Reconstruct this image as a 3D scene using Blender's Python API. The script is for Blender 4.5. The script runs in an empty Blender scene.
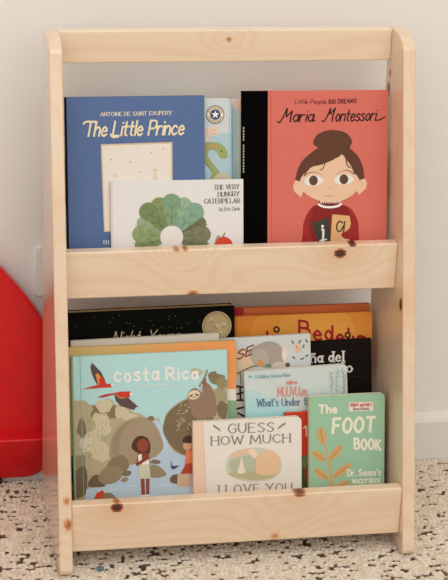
import bpy, bmesh, math, random
from mathutils import Vector, Matrix
from math import radians as rad, sin, cos, pi, hypot
random.seed(7)
C = bpy.context.scene.collection

# ---------------------------------------------------------------- materials
K_LIGHT = 0.94          # the room's light on a pale wall; print colours are divided by it
def lin(c):
    out = []
    for v in c:
        v /= 255.0
        v = v / 12.92 if v <= 0.04045 else ((v + 0.055) / 1.055) ** 2.4
        out.append(min(v / K_LIGHT, 0.90))
    return tuple(out) + (1.0,)

class NT:
    """small expression builder for shader nodes"""
    def __init__(self, name):
        self.m = bpy.data.materials.new(name); self.m.use_nodes = True
        self.t = self.m.node_tree; self.t.nodes.clear()
        self.out = self.t.nodes.new('ShaderNodeOutputMaterial')
        self.b = self.t.nodes.new('ShaderNodeBsdfPrincipled')
        self.t.links.new(self.b.outputs[0], self.out.inputs[0])
    def put(self, sock, v):
        if hasattr(v, 'links'): self.t.links.new(v, sock)
        else: sock.default_value = v
    def math(self, op, a, b=0.0, c=None, clamp=False):
        n = self.t.nodes.new('ShaderNodeMath'); n.operation = op; n.use_clamp = clamp
        self.put(n.inputs[0], a); self.put(n.inputs[1], b)
        if c is not None: self.put(n.inputs[2], c)
        return n.outputs[0]
    def pos(self, scale=(1, 1, 1), loc=(0, 0, 0)):
        tc = self.t.nodes.new('ShaderNodeTexCoord'); mp = self.t.nodes.new('ShaderNodeMapping')
        self.t.links.new(tc.outputs['Object'], mp.inputs[0])
        mp.inputs['Scale'].default_value = scale; mp.inputs['Location'].default_value = loc
        return mp.outputs[0]
    def xyz(self):
        s = self.t.nodes.new('ShaderNodeSeparateXYZ'); self.t.links.new(self.pos(), s.inputs[0]); return s.outputs
    def noise(self, vec, scale, detail=3.0, rough=0.5):
        n = self.t.nodes.new('ShaderNodeTexNoise')
        self.t.links.new(vec, n.inputs['Vector'])
        n.inputs['Scale'].default_value = scale; n.inputs['Detail'].default_value = detail
        n.inputs['Roughness'].default_value = rough
        return n.outputs[0]
    def ramp(self, fac, stops):
        n = self.t.nodes.new('ShaderNodeValToRGB'); self.put(n.inputs[0], fac)
        e = n.color_ramp.elements
        e[0].position, e[0].color = stops[0]; e[1].position, e[1].color = stops[-1]
        for p, col in stops[1:-1]:
            k = e.new(p); k.color = col
        return n.outputs[0]
    def mix(self, fac, a, b, mode='MIX'):
        n = self.t.nodes.new('ShaderNodeMix'); n.data_type = 'RGBA'; n.blend_type = mode
        self.put(n.inputs[0], fac); self.put(n.inputs[6], a); self.put(n.inputs[7], b)
        return n.outputs[2]
    def bump(self, h, strength, dist):
        n = self.t.nodes.new('ShaderNodeBump'); self.put(n.inputs['Height'], h)
        n.inputs['Strength'].default_value = strength; n.inputs['Distance'].default_value = dist
        self.t.links.new(n.outputs[0], self.b.inputs['Normal'])
    def done(self, col, rough=0.5, spec=0.5):
        self.put(self.b.inputs['Base Color'], col); self.put(self.b.inputs['Roughness'], rough)
        self.b.inputs['Specular IOR Level'].default_value = spec
        return self.m

_paint = {}
def paint(c, rough=0.45, var=0.015, spec=0.18, name='print'):
    key = (tuple(c), rough, name)
    if key in _paint: return _paint[key]
    n = NT('%s_%d_%d_%d' % ((name,) + tuple(int(v) for v in c)))
    base = lin(c)
    nz = n.noise(n.pos(), 90.0, 4.0)
    lo = tuple(v * (1 - var) for v in base[:3]) + (1,); hi = tuple(min(v * (1 + var), .95) for v in base[:3]) + (1,)
    if max(c) < 50: rough, spec = max(rough, .6), min(spec, .06)      # matt black print
    m = n.done(n.ramp(nz, [(0.3, lo), (0.7, hi)]), rough, spec)
    _paint[key] = m
    return m

def wood(name, axis, knots=(), seed=0.0, tone=1.0, coat=.8, polish=.27):
    """pale pine; grain runs along `axis` ('X' or 'Z'); knots: (along, across, radius, darkness)"""
    n = NT(name); x, y, z = n.xyz()
    al, ac = (x, z) if axis == 'X' else (z, x)
    th = y
    sc = (1.3, 9, 9) if axis == 'X' else (9, 9, 1.3)
    fs = (9, 500, 500) if axis == 'X' else (500, 500, 9)
    broad = n.noise(n.pos(sc, (seed, seed * 1.7, -seed)), 1.6, 3.0, 0.5)
    fine = n.noise(n.pos(fs, (seed, 0, seed)), 1.0, 2.0, 0.6)
    phase = n.math('ADD', n.math('MULTIPLY', ac if axis == 'X' else n.math('ADD', th, n.math('MULTIPLY', ac, .6)), 48.0), n.math('MULTIPLY', broad, 5.0))
    dark = None
    for (ka, kc, r, s) in knots:
        cr = th if (axis == 'Z' and kc < -0.5) else ac
        kcc = kc + 1.0 if (axis == 'Z' and kc < -0.5) else kc
        da = n.math('MULTIPLY', n.math('SUBTRACT', al, ka), 0.75); dc = n.math('SUBTRACT', cr, kcc)
        d = n.math('SQRT', n.math('ADD', n.math('MULTIPLY', da, da), n.math('MULTIPLY', dc, dc)))
        d = n.math('ADD', d, n.math('MULTIPLY', n.math('SUBTRACT', fine, .5), r * .7))
        g = n.math('DIVIDE', d, r * 4.5)
        push = n.math('POWER', 2.718, n.math('MULTIPLY', n.math('MULTIPLY', g, g), -1.0))
        phase = n.math('ADD', phase, n.math('MULTIPLY', push, 2.4))
        core = n.math('MULTIPLY', n.math('SUBTRACT', 1.0, n.math('DIVIDE', d, r), clamp=True), s * 2.2, clamp=True)
        halo = n.math('MULTIPLY', push, 0.16 * s)
        v = n.math('MAXIMUM', core, halo)
        dark = v if dark is None else n.math('MAXIMUM', dark, v)
    ring = n.math('MULTIPLY', n.math('ADD', n.math('SINE', n.math('MULTIPLY', phase, 6.2832)), 1.0), 0.5)
    ring = n.math('POWER', ring, 2.2)
    pale = tuple(v * tone for v in lin((238, 216, 190))[:3]) + (1,)
    mid = tuple(v * tone for v in lin((230, 200, 167))[:3]) + (1,)
    col = n.mix(n.math('MULTIPLY', ring, 0.55), pale, mid)
    col = n.mix(n.math('MULTIPLY', n.math('SUBTRACT', broad, .42, clamp=True), 1.6, clamp=True), col, lin((230, 194, 160)))
    col = n.mix(n.math('MULTIPLY', n.math('SUBTRACT', fine, .5, clamp=True), 0.5), col, lin((205, 165, 122)))
    if dark is not None:
        kc_ = n.ramp(dark, [(0.0, lin((230, 196, 158))), (0.22, lin((214, 160, 105))), (0.5, lin((165, 85, 38))), (1.0, lin((70, 28, 14)))])
        col = n.mix(n.math('MULTIPLY', dark, 3.0, clamp=True), col, kc_)
    n.bump(fine, 0.05, 0.0004)
    n.b.inputs['Coat Weight'].default_value = coat; n.b.inputs['Coat Roughness'].default_value = polish; n.b.inputs['Coat IOR'].default_value = 1.5
    return n.done(col, 0.36, 0.5)

# ---------------------------------------------------------------- object helpers
def put(o, parent=None):
    C.objects.link(o)
    if parent: o.parent = parent
    return o
def mesh_obj(name, bm, mats, parent=None, smooth=False):
    me = bpy.data.meshes.new(name)
    bm.normal_update(); bm.to_mesh(me); bm.free()
    for m in (mats if isinstance(mats, (list, tuple)) else [mats]): me.materials.append(m)
    if smooth:
        for p in me.polygons: p.use_smooth = True
    return put(bpy.data.objects.new(name, me), parent)
def empty(name, loc=(0, 0, 0)):
    o = bpy.data.objects.new(name, None); o.location = loc; o.empty_display_size = 0.02
    return put(o)
def tag(o, label, cat, group=None):
    o['label'] = label; o['category'] = cat
    if group: o['group'] = group
    return o
def structure(o, label):
    o['kind'] = 'structure'; o['label'] = label; return o

def slab(bm, x0, x1, y0, y1, z0, z1, r=(0, 0, 0, 0), mat=0, bevel=0.0):
    """upright slab in local xy with thickness in z; r = corner radii (bl, br, tr, tl)"""
    pts = []
    for (cx, cy, sx, sy, rr, a0) in ((x0, y0, 1, 1, r[0], 180), (x1, y0, -1, 1, r[1], 270), (x1, y1, -1, -1, r[2], 0), (x0, y1, 1, -1, r[3], 90)):
        if rr <= 0: pts.append((cx, cy)); continue
        for k in range(7):
            a = rad(a0 + 90 * k / 6)
            pts.append((cx + sx * rr + rr * cos(a), cy + sy * rr + rr * sin(a)))
    return prism(bm, pts, z0, z1, mat, bevel)
def prism(bm, pts, z0, z1, mat=0, bevel=0.0):
    lo = [bm.verts.new((p[0], p[1], z0)) for p in pts]; hi = [bm.verts.new((p[0], p[1], z1)) for p in pts]
    fs = [bm.faces.new(lo[::-1]), bm.faces.new(hi)]
    n = len(pts)
    for i in range(n): fs.append(bm.faces.new((lo[i], lo[(i + 1) % n], hi[(i + 1) % n], hi[i])))
    for f in fs: f.material_index = mat
    bmesh.ops.recalc_face_normals(bm, faces=fs)
    if bevel > 0:
        es = [e for e in fs[0].edges] + [e for e in fs[1].edges]
        if n <= 8: es = list({e for f in fs for e in f.edges})
        rs = bmesh.ops.bevel(bm, geom=es, offset=bevel, segments=3, profile=0.5, affect='EDGES', clamp_overlap=True)
        for f in rs['faces']: f.material_index = mat
    return fs
def box(bm, a, b, mat=0, bevel=0.0):
    return slab(bm, a[0], b[0], a[1], b[1], a[2], b[2], mat=mat, bevel=bevel)

# ---------------------------------------------------------------- curves and lettering
def spline(pts, closed=False, n=6):
    out = []; L = len(pts)
    rng = range(L) if closed else range(L - 1)
    for i in rng:
        g = (lambda k: pts[k % L]) if closed else (lambda k: pts[max(0, min(L - 1, k))])
        p0, p1, p2, p3 = g(i - 1), g(i), g(i + 1), g(i + 2)
        for k in range(n):
            t = k / n
            out.append(tuple(0.5 * (2 * p1[j] + (p2[j] - p0[j]) * t + (2 * p0[j] - 5 * p1[j] + 4 * p2[j] - p3[j]) * t * t
                                    + (3 * p1[j] - p0[j] - 3 * p2[j] + p3[j]) * t ** 3) for j in (0, 1)))
    if not closed: out.append(tuple(pts[-1]))
    return out

GL = {
'A': '0 0,.3 1,.6 0/.12 .35,.48 .35', 'B': '0 0,0 1/~0 1,.4 .97,.42 .6,0 .53/~0 .53,.5 .48,.5 .05,0 0',
'C': '~.55 .82,.3 1,.03 .7,.03 .3,.3 0,.56 .2', 'D': '0 0,0 1/~0 1,.4 .93,.55 .5,.4 .07,0 0',
'E': '.5 0,0 0,0 1,.5 1/0 .53,.4 .53', 'F': '0 0,0 1,.5 1/0 .53,.4 .53',
'G': '~.55 .82,.3 1,.03 .7,.03 .3,.3 0,.57 .2/.57 .2,.57 .45,.35 .45', 'H': '0 0,0 1/.55 0,.55 1/0 .52,.55 .52',
'I': '.08 0,.08 1', 'K': '0 0,0 1/.52 1,0 .42/.15 .55,.55 0', 'L': '0 1,0 0,.48 0',
'M': '0 0,.06 1,.38 .2,.7 1,.76 0', 'N': '0 0,0 1,.55 0,.55 1',
'O': '@.3 1,.03 .72,.03 .28,.3 0,.57 .28,.57 .72', 'P': '0 0,0 1/~0 1,.42 .97,.5 .72,.4 .48,0 .45',
'R': '0 0,0 1/~0 1,.42 .97,.5 .72,.4 .48,0 .45/.25 .45,.55 0', 'S': '~.5 .85,.28 1,.05 .78,.25 .54,.5 .3,.27 0,.02 .17',
'T': '0 1,.6 1/.3 1,.3 0', 'U': '~0 1,.01 .3,.28 0,.54 .3,.55 1', 'V': '0 1,.3 0,.6 1',
'W': '0 1,.2 0,.42 .85,.64 0,.84 1', 'X': '0 0,.55 1/0 1,.55 0', 'Y': '0 1,.3 .5,.6 1/.3 .5,.3 0',
'a': '@.2 .62,.02 .31,.2 0,.38 .31/.4 .62,.4 0', 'b': '0 1,0 0/~0 .5,.25 .62,.42 .3,.25 0,0 .1',
'c': '~.4 .5,.2 .62,.02 .3,.2 0,.42 .12', 'd': '.4 1,.4 0/@.2 .62,.02 .31,.2 0,.38 .31',
'e': '~.04 .32,.4 .36,.22 .62,.02 .3,.2 0,.42 .12', 'f': '~.36 .93,.24 1,.14 .8,.14 0/0 .6,.32 .6',
'g': '@.2 .62,.02 .33,.2 .06,.38 .33/~.4 .62,.4 -.1,.2 -.3,.02 -.2', 'h': '0 1,0 0/~0 .4,.2 .62,.38 .45,.38 0',
'i': '.05 .62,.05 0/.05 .85,.05 .9', 'j': '.05 .62,.05 0', 'k': '0 1,0 0/.35 .6,0 .25/.12 .35,.38 0', 'l': '.05 1,.05 0',
'm': '0 .62,0 0/~0 .4,.17 .62,.3 .42,.3 0/~.3 .4,.47 .62,.6 .42,.6 0', 'n': '0 .62,0 0/~0 .4,.2 .62,.38 .45,.38 0',
'\u00f1': '0 .62,0 0/~0 .4,.2 .62,.38 .45,.38 0/~.02 .8,.13 .9,.25 .8,.36 .9',
'o': '@.2 .62,.02 .31,.2 0,.38 .31', 'p': '0 .62,0 -.3/~0 .5,.25 .62,.42 .3,.25 0,0 .1', 'r': '0 .62,0 0/~0 .36,.14 .58,.32 .58',
's': '~.34 .52,.18 .62,.03 .47,.2 .32,.36 .16,.18 0,.01 .08', 't': '.15 .95,.15 .1,.3 0/0 .62,.32 .62',
'u': '~0 .62,.01 .2,.18 0,.37 .2/.38 .62,.38 0', 'v': '0 .62,.2 0,.4 .62', 'w': '0 .62,.14 0,.3 .55,.46 0,.6 .62',
'x': '0 0,.38 .62/0 .62,.38 0', 'y': '0 .62,.2 .05/.4 .62,.1 -.3', 'z': '0 .62,.38 .62,0 0,.38 0',
"'": '.05 1,.05 .78', ',': '.06 .05,0 -.18', '.': '.04 0,.04 .05', '&': '~.5 .3,.25 0,.03 .25,.35 .75,.2 1,.08 .8,.5 0',
}
def glyph(ch):
    res = []
    for s in GL[ch].split('/'):
        flag = s[0] if s[0] in '~@' else ''
        pts = [tuple(float(v) for v in p.split()) for p in s.lstrip('~@').split(',')]
        if flag == '@': pts = spline(pts, True, 5); pts.append(pts[0])
        elif flag: pts = spline(pts, False, 5)
        res.append(pts)
    w = max(p[0] for st in res for p in st)
    return res, w

class Art:
    """printed picture of one cover: shapes given on the cover's own print grid (grid unit about 1.4 mm, y down),
    turned into cover coordinates (metres from the cover's lower left corner)"""
    def __init__(self, bm, aff, mats, w, h):
        self.bm, self.f, self.mats, self.w, self.h = bm, aff, mats, w, h
        self.n = 0
    def z(self, layer):          # ink layers never share one plane
        self.n += 1
        return 0.0001 * layer + 0.000003 * (self.n % 28)
    def uv(self, p):
        a, b, c, d, e, f = self.f
        u, v = a * p[0] + b * p[1] + c, d * p[0] + e * p[1] + f
        m = 0.0004
        return (min(max(u, m), self.w - m), min(max(v, m), self.h - m))
    def mat(self, c):
        m = c if isinstance(c, bpy.types.Material) else paint(c)
        if m not in self.mats: self.mats.append(m)
        return self.mats.index(m)
    def face(self, pts, c, layer):
        q = [self.uv(p) for p in pts]
        clean = []
        for p in q:
            if not clean or hypot(p[0] - clean[-1][0], p[1] - clean[-1][1]) > 1e-6: clean.append(p)
        if len(clean) > 2 and hypot(clean[0][0] - clean[-1][0], clean[0][1] - clean[-1][1]) < 1e-6: clean.pop()
        if len(clean) < 3: return
        ar = sum(clean[i - 1][0] * clean[i][1] - clean[i][0] * clean[i - 1][1] for i in range(len(clean)))
        if abs(ar) < 1e-10: return
        if ar < 0: clean.reverse()
        z = self.z(layer)
        f = self.bm.faces.new([self.bm.verts.new((p[0], p[1], z)) for p in clean])
        f.material_index = self.mat(c)
    def poly(self, pts, c, layer=1, smooth=False):
        self.face(spline(pts, True) if smooth else pts, c, layer)
    def ell(self, x, y, rx, ry, c, layer=1, rot=0, n=20, a0=0, a1=360):
        r = rad(rot); pts = []
        for k in range(n):
            a = rad(a0 + (a1 - a0) * k / (n if a1 - a0 == 360 else n - 1))
            ex, ey = rx * cos(a), ry * sin(a)
            pts.append((x + ex * cos(r) - ey * sin(r), y + ex * sin(r) + ey * cos(r)))
        self.face(pts, c, layer)
    def rect(self, x0, y0, x1, y1, c, layer=1): self.face([(x0, y0), (x1, y0), (x1, y1), (x0, y1)], c, layer)
    def line(self, pts, w, c, layer=2, smooth=False, contrast=0.0, taper=False):
        """pen stroke as one continuous ribbon, split where it turns sharply"""
        if smooth and len(pts) > 2: pts = spline(pts, False, 5)
        P = [pts[0]]
        for p in pts[1:]:
            if hypot(p[0] - P[-1][0], p[1] - P[-1][1]) > 1e-3: P.append(p)
        if len(P) < 2: self.ell(P[0][0], P[0][1], w / 2, w / 2, c, layer, n=8); return
        runs = [[P[0]]]
        for i in range(1, len(P)):
            runs[-1].append(P[i])
            if i < len(P) - 1:
                ax, ay, bx, by = P[i][0] - P[i-1][0], P[i][1] - P[i-1][1], P[i+1][0] - P[i][0], P[i+1][1] - P[i][1]
                if (ax * bx + ay * by) < 0.45 * hypot(ax, ay) * hypot(bx, by): runs.append([P[i]])
        tot = len(P); done = 0
        closed = len(runs) == 1 and len(P) > 6 and hypot(P[0][0] - P[-1][0], P[0][1] - P[-1][1]) < 1e-3
        for ri, Q in enumerate(runs):
            n = len(Q); seg = []
            for i in range(n - 1):
                dx, dy = Q[i+1][0] - Q[i][0], Q[i+1][1] - Q[i][1]; L = hypot(dx, dy); seg.append((dx / L, dy / L))
            e = 0.0 if closed else w * 0.32
            Q = list(Q); Q[0] = (Q[0][0] - seg[0][0] * e, Q[0][1] - seg[0][1] * e); Q[-1] = (Q[-1][0] + seg[-1][0] * e, Q[-1][1] + seg[-1][1] * e)
            lft, rgt = [], []
            for i in range(n):
                s0, s1 = seg[max(0, i - 1)], seg[min(n - 2, i)]
                if closed and i in (0, n - 1): s0, s1 = seg[-1], seg[0]
                tx, ty = s0[0] + s1[0], s0[1] + s1[1]; L = hypot(tx, ty) or 1; tx, ty = tx / L, ty / L
                k = 1 / max(.6, tx * s1[0] + ty * s1[1])
                hw = w / 2 * (1 - contrast * (1 - abs(ty) ** 1.5)) * k
                if taper: hw *= 1 - .8 * (done + i) / (tot - 1)
                lft.append((Q[i][0] - ty * hw, Q[i][1] + tx * hw)); rgt.append((Q[i][0] + ty * hw, Q[i][1] - tx * hw))
            L_ = [self.uv(p) for p in lft]; R_ = [self.uv(p) for p in rgt]
            z = self.z(layer)
            vl = [self.bm.verts.new((p[0], p[1], z)) for p in L_]; vr = [self.bm.verts.new((p[0], p[1], z)) for p in R_]
            m = self.mat(c)
            for i in range(n - 1):
                q = [vr[i], vr[i+1], vl[i+1], vl[i]]
                ar = sum(q[j-1].co.x * q[j].co.y - q[j].co.x * q[j-1].co.y for j in range(4))
                if abs(ar) < 1e-12: continue
                f = self.bm.faces.new(q if ar > 0 else q[::-1]); f.material_index = m
            done += n - 1
    def text(self, s, x0, x1, y0, y1, h, w, c, layer=4, slant=0.0, serif=False, contrast=None, gap=0.16, bounce=0.0):
        """s between x0 and x1 on a baseline from y0 to y1, cap height h, pen width w"""
        if contrast is None: contrast = 0.55 if serif else 0.0
        items = []; cur = 0.0
        for ch in s:
            if ch == ' ': cur += 0.38; continue
            st, gw = glyph(ch); items.append((st, cur)); cur += gw + gap
        tot = cur - gap; sx = (x1 - x0) / tot
        for k, (st, ox) in enumerate(items):
            by = bounce * (1 if k % 2 else -1)
            def T(p):
                x = (p[0] + ox) * sx
                return (x0 + x + slant * p[1] * h, y0 + (y1 - y0) * x / max(x1 - x0, 1e-6) + by - p[1] * h)
            for pl in st:
                self.line([T(p) for p in pl], w, c, layer, contrast=contrast)
                if serif and len(pl) <= 5:
                    for p, q in ((pl[0], pl[1]), (pl[-1], pl[-2])):
                        if abs(q[1] - p[1]) > .3 and abs(q[0] - p[0]) < .35:
                            px, py = T(p); sw = w * 0.9
                            self.line([(px - sw, py), (px + sw, py)], w * 0.5, c, layer)
PLACE = {
  'cyan': dict(at=(0.2150,-0.0670,0.3695), lean=13, roll=0, w=0.0595, h=0.2404, t=0.006, art=(0.0014170,-0.0000086,-0.282849,-0.0000288,-0.0013903,0.385228)),  # 0.00022
  'dino': dict(at=(0.1500,-0.0790,0.3704), lean=13, roll=0, w=0.1062, h=0.2442, t=0.01, art=(0.0014037,-0.0000105,-0.216861,-0.0000269,-0.0013788,0.385652)),  # 0.00028
  'blue': dict(at=(0.0277,-0.0910,0.3704), lean=13, roll=0, w=0.1892, h=0.2515, t=0.01, art=(0.0013748,-0.0000182,-0.089921,-0.0000262,-0.0013610,0.386297)),  # 0.00068
  'maria': dict(at=(0.2700,-0.0910,0.3718), lean=13, roll=-0.4, w=0.2054, h=0.2555, t=0.01, art=(0.0014264,0.0000098,-0.349302,-0.0000164,-0.0013856,0.386213)),  # 0.00079
  'cater': dict(at=(0.0868,-0.0980,0.3702), lean=13, roll=-0.2, w=0.1820, h=0.1388, t=0.006, art=(0.0013918,-0.0000093,-0.154946,-0.0000338,-0.0013805,0.393935)),  # 0.00067
  'G': dict(at=(0.2730,-0.0900,0.0421), lean=12, roll=0, w=0.1988, h=0.2651, t=0.009, art=(0.0014876,0.0000050,-0.353103,-0.0000611,-0.0014754,0.734986)),  # 0.00079
  'H': dict(at=(0.2718,-0.1000,0.0419), lean=12, roll=0.1, w=0.2010, h=0.2568, t=0.008, art=(0.0014835,0.0000026,-0.351835,-0.0000652,-0.0014727,0.739314)),  # 0.00081
  'F': dict(at=(0.0339,-0.1172,0.0452), lean=12, roll=0.6, w=0.2342, h=0.2739, t=0.024, art=(0.0014253,-0.0000286,-0.090672,-0.0000743,-0.0014369,0.729699)),  # 0.00099
  'M': dict(at=(0.2888,-0.1100,0.0419), lean=12, roll=1, w=0.1840, h=0.2183, t=0.008, art=(0.0014914,-0.0000160,-0.364519,-0.0000928,-0.0014790,0.753192)),  # 0.00046
  'L': dict(at=(0.1703,-0.1282,0.0419), lean=12, roll=1.3, w=0.2088, h=0.2344, t=0.008, art=(0.0014561,-0.0000329,-0.231912,-0.0000979,-0.0014554,0.750091)),  # 0.00059
  'I': dict(at=(0.0366,-0.1370,0.0419), lean=12, roll=1, w=0.2074, h=0.2448, t=0.008, art=(0.0014158,-0.0000393,-0.089444,-0.0000880,-0.0014320,0.740512)),  # 0.00083
  'J': dict(at=(0.0275,-0.1460,0.0419), lean=12, roll=0.3, w=0.2358, h=0.2391, t=0.008, art=(0.0014144,-0.0000209,-0.090518,-0.0000715,-0.0014299,0.742237)),  # 0.00101
  'N': dict(at=(0.2810,-0.1470,0.0421), lean=12, roll=2.2, w=0.1493, h=0.1947, t=0.009, art=(0.0014573,-0.0000521,-0.336828,-0.0001262,-0.0014575,0.768710)),  # 0.00066
  'K': dict(at=(0.0324,-0.1550,0.0418), lean=12, roll=0.4, w=0.2169, h=0.2294, t=0.0075, art=(0.0014097,-0.0000237,-0.094783,-0.0000752,-0.0014268,0.745322)),  # 0.00089
  'O': dict(at=(0.3334,-0.1550,0.0414), lean=12, roll=1, w=0.1190, h=0.1377, t=0.006, art=(0.0014616,-0.0000212,-0.407927,-0.0001026,-0.0014652,0.771820)),  # 0.00027
  'P': dict(at=(0.1972,-0.1680,0.0425), lean=12, roll=0.3, w=0.1555, h=0.1345, t=0.011, art=(0.0014393,-0.0000098,-0.274280,-0.0000839,-0.0014502,0.763797)),  # 0.00067
  'Q': dict(at=(0.3641,-0.1680,0.0425), lean=12, roll=0.2, w=0.1100, h=0.1632, t=0.011, art=(0.0014670,0.0000050,-0.456427,-0.0000787,-0.0014596,0.767450)),  # 0.00052
}
# ---------------------------------------------------------------- the books
PAGE = paint((236, 226, 205), 0.8, 0.06, 0.2, 'paper')
def place(root, P):
    M = Matrix.Rotation(rad(90 - P['lean']), 4, 'X') @ Matrix.Rotation(rad(P['roll']), 4, 'Z')
    root.rotation_euler = M.to_euler(); root.location = P['at']
def book(key, name, label, cover_col, spine_col, art=None, group=None, board=False, r=(0, 0, 0, 0), cloth=0.0, page=None, back_col=None, cover_rough=0.42, ct=0.0026, extra=None, inset=0.003):
    P = PLACE[key]; w, h, t = P['w'], P['h'], P['t']
    root = empty(name); place(root, P); tag(root, label, 'book', group)
    pg = page or PAGE
    cov = paint(cover_col, cover_rough); mats = [cov]
    bm = bmesh.new()
    x0 = cloth if cloth else 0.0
    if board:
        slab(bm, 0, w, 0, h, -0.0016, 0, r, 0, 0.0003)
    else:
        slab(bm, x0 + 0.0001, w, 0, h, -ct, 0, r, 0, 0.0004)
    if art: art(Art(bm, P['art'], mats, w, h))
    mesh_obj('front_cover', bm, mats, root)
    bm = bmesh.new(); bc = paint(back_col or cover_col, 0.45)
    if board:
        slab(bm, 0, w, 0, h, -t, -t + 0.0016, r, 0, 0.0003); mesh_obj('back_cover', bm, bc, root)
        bm = bmesh.new(); slab(bm, 0.0012, w - 0.0002, 0.0002, h - 0.0002, -t + 0.0016, -0.0016, tuple(max(0, v - .0002) for v in r), 0)
        mesh_obj('pages', bm, pg, root)
        bm = bmesh.new(); slab(bm, -0.0006, 0.0012, 0.0003, h - 0.0003, -t + 0.0016, -0.0016, bevel=0.0002)
        mesh_obj('spine', bm, paint(spine_col, 0.5), root)
    else:
        slab(bm, 0.0001, w, 0, h, -t, -t + ct, r, 0, 0.0004); mesh_obj('back_cover', bm, bc, root)
        bm = bmesh.new(); slab(bm, 0.0004, w - 0.003, 0.003, h - inset, -t + ct, -ct, (0, 0, 0, 0), 0)
        mesh_obj('pages', bm, pg, root)
        bm = bmesh.new(); sm = paint(spine_col, 0.95, .1, .04, 'cloth') if cloth else paint(spine_col, 0.6)
        smats = [sm]
        slab(bm, -0.0022, 0.0001, 0, h, -t, 0.0, bevel=0.0006)
        if cloth:
            slab(bm, -0.0016, cloth, 0, h, -ct, 0.0003, bevel=0.0003)
        if extra: extra(bm, smats, P)
        mesh_obj('spine', bm, smats, root)
    return root
def disc_part(name, root, aff, x, y, rx, c, layer, art=None):
    P_a = aff; bm = bmesh.new(); mats = [paint(c, 0.35)]
    a = Art(bm, P_a, mats, 9, 9)
    ux, uy = a.uv((x, y)); R = a.uv((x + rx, y))[0] - ux
    prism(bm, [(ux + R * cos(2 * pi * k / 32), uy + R * sin(2 * pi * k / 32)) for k in range(32)], 0.0, 0.0004 + 0.0001 * layer, 0)
    if art: art(a, x, y)
    return mesh_obj(name, bm, mats, root)

CREAM = (236, 224, 198); WHITE = (238, 236, 230); INK = (45, 38, 36)

def art_blue(a):
    a.poly([(100.6, 144.2), (172.2, 141.8), (173.0, 231.5), (103.6, 232)], (214, 190, 155), 1)
    a.poly([(102.0, 145.6), (170.8, 143.4), (171.6, 230.2), (104.6, 230.6)], (231, 224, 214), 2)
    a.text('The Little Prince', 84.5, 183, 136.3, 134.2, 14.5, 1.9, (236, 222, 186), 4, slant=0.18, gap=0.12)
    a.line([(83.5, 124), (87, 121.6), (97, 122.4)], 1.8, (236, 222, 186), 4, True)
    a.line([(110.5, 134), (112.5, 137), (118, 136.6)], 1.8, (236, 222, 186), 4, True)
    a.text('ANTOINE DE SAINT-EXUPERY'.replace('-', ' '), 100.5, 171.5, 116.2, 114.4, 3.6, 0.75, (222, 212, 192), 4, serif=True, contrast=0.3)
    for (x, y, r) in ((114.6, 175.5, 1.8), (155, 170, 2.0), (155.2, 178, 2.2), (155, 174, 1.2)): a.ell(x, y, r, r * .9, (222, 205, 170), 3)
    for (x, y) in ((111, 159.5), (151.4, 152.5), (163, 148.5), (130, 162), (140, 172)): a.ell(x, y, .7, .7, (150, 140, 125), 3, n=8)
    a.line([(151.5, 183), (158.5, 183)], .8, (205, 185, 150), 3)
    for k, x in enumerate((103.5, 105.8, 108.1)): a.line([(x, 240.6), (x, 244.2)], 1.0, (205, 212, 222), 3)

def art_dino(a):
    G = (160, 170, 108); GD = (130, 142, 88)
    a.poly([(196, 137), (231, 132), (231, 190), (196, 190)], (178, 205, 214), 1)
    for (x, y, w, h) in ((204, 127.5, 5, 6.5), (210, 126.5, 7.4, 9), (205.5, 135.5, 4, 5.5)): a.rect(x, y, x + w, y + h, (234, 205, 182), 2)
    for (x, y) in ((211.5, 129), (214.3, 129), (211.5, 132.6), (214.3, 132.6), (206, 129.6)): a.rect(x, y, x + 1.2, y + 1.7, (214, 172, 150), 3)
    a.poly([(204, 143), (211, 142), (218, 142.6), (223, 145.5), (227, 151), (227.6, 156.5), (224, 158.8), (219.5, 157), (216.5, 152), (212, 149.5), (208.5, 151.5), (208, 156), (211.5, 161.5), (216, 167), (219.5, 173), (219.6, 180), (210, 180), (211.8, 172), (208, 166), (200, 160), (198, 150)], G, 3, True)
    a.ell(221.4, 150.8, .7, 1.0, INK, 5, n=8)
    for (x, y) in ((207, 146.5), (212.6, 145.3), (215.5, 147.2), (204.5, 162.5)): a.ell(x, y, 2.2, 1.2, (205, 150, 95), 4, rot=-25, n=10)
    a.line([(201, 160), (208, 166), (212, 172)], .9, GD, 4, True)
    a.poly([(213, 182), (216, 175.5), (222, 172.4), (228, 174.5), (230.4, 182)], (205, 196, 165), 4, True)
    a.line([(229.6, 99), (229.6, 182)], .5, (165, 190, 200), 2)
def badge(a, x, y):
    a.ell(x, y, 8.3, 8.3, (234, 226, 206), 7, n=28); a.ell(x, y, 5.2, 5.2, (58, 70, 120), 8, n=24)
    a.face([(x + (4.2 if k % 2 == 0 else 1.9) * sin(k * pi / 5), y - (4.2 if k % 2 == 0 else 1.9) * cos(k * pi / 5)) for k in range(10)], WHITE, 9)
    for k in range(22):
        if k in (5, 6, 16, 17): continue
        an = 2 * pi * k / 22
        a.line([(x + 6.1 * sin(an), y - 6.1 * cos(an)), (x + 7.4 * sin(an), y - 7.4 * cos(an))], .8, (60, 50, 55), 9)

def art_cyan(a):
    a.rect(215, 95, 232.5, 250, (168, 212, 222), 1); a.rect(236.5, 95, 244, 250, (200, 222, 214), 1)
    a.poly([(231, 95), (246, 95), (246, 109.8), (238, 110.4), (233.6, 107), (231.4, 101)], (234, 208, 190), 3)
    a.line([(232.6, 110), (232.8, 200)], .6, (140, 180, 205), 3); a.line([(235.8, 112), (235.8, 200)], .5, (150, 195, 210), 3)

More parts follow.
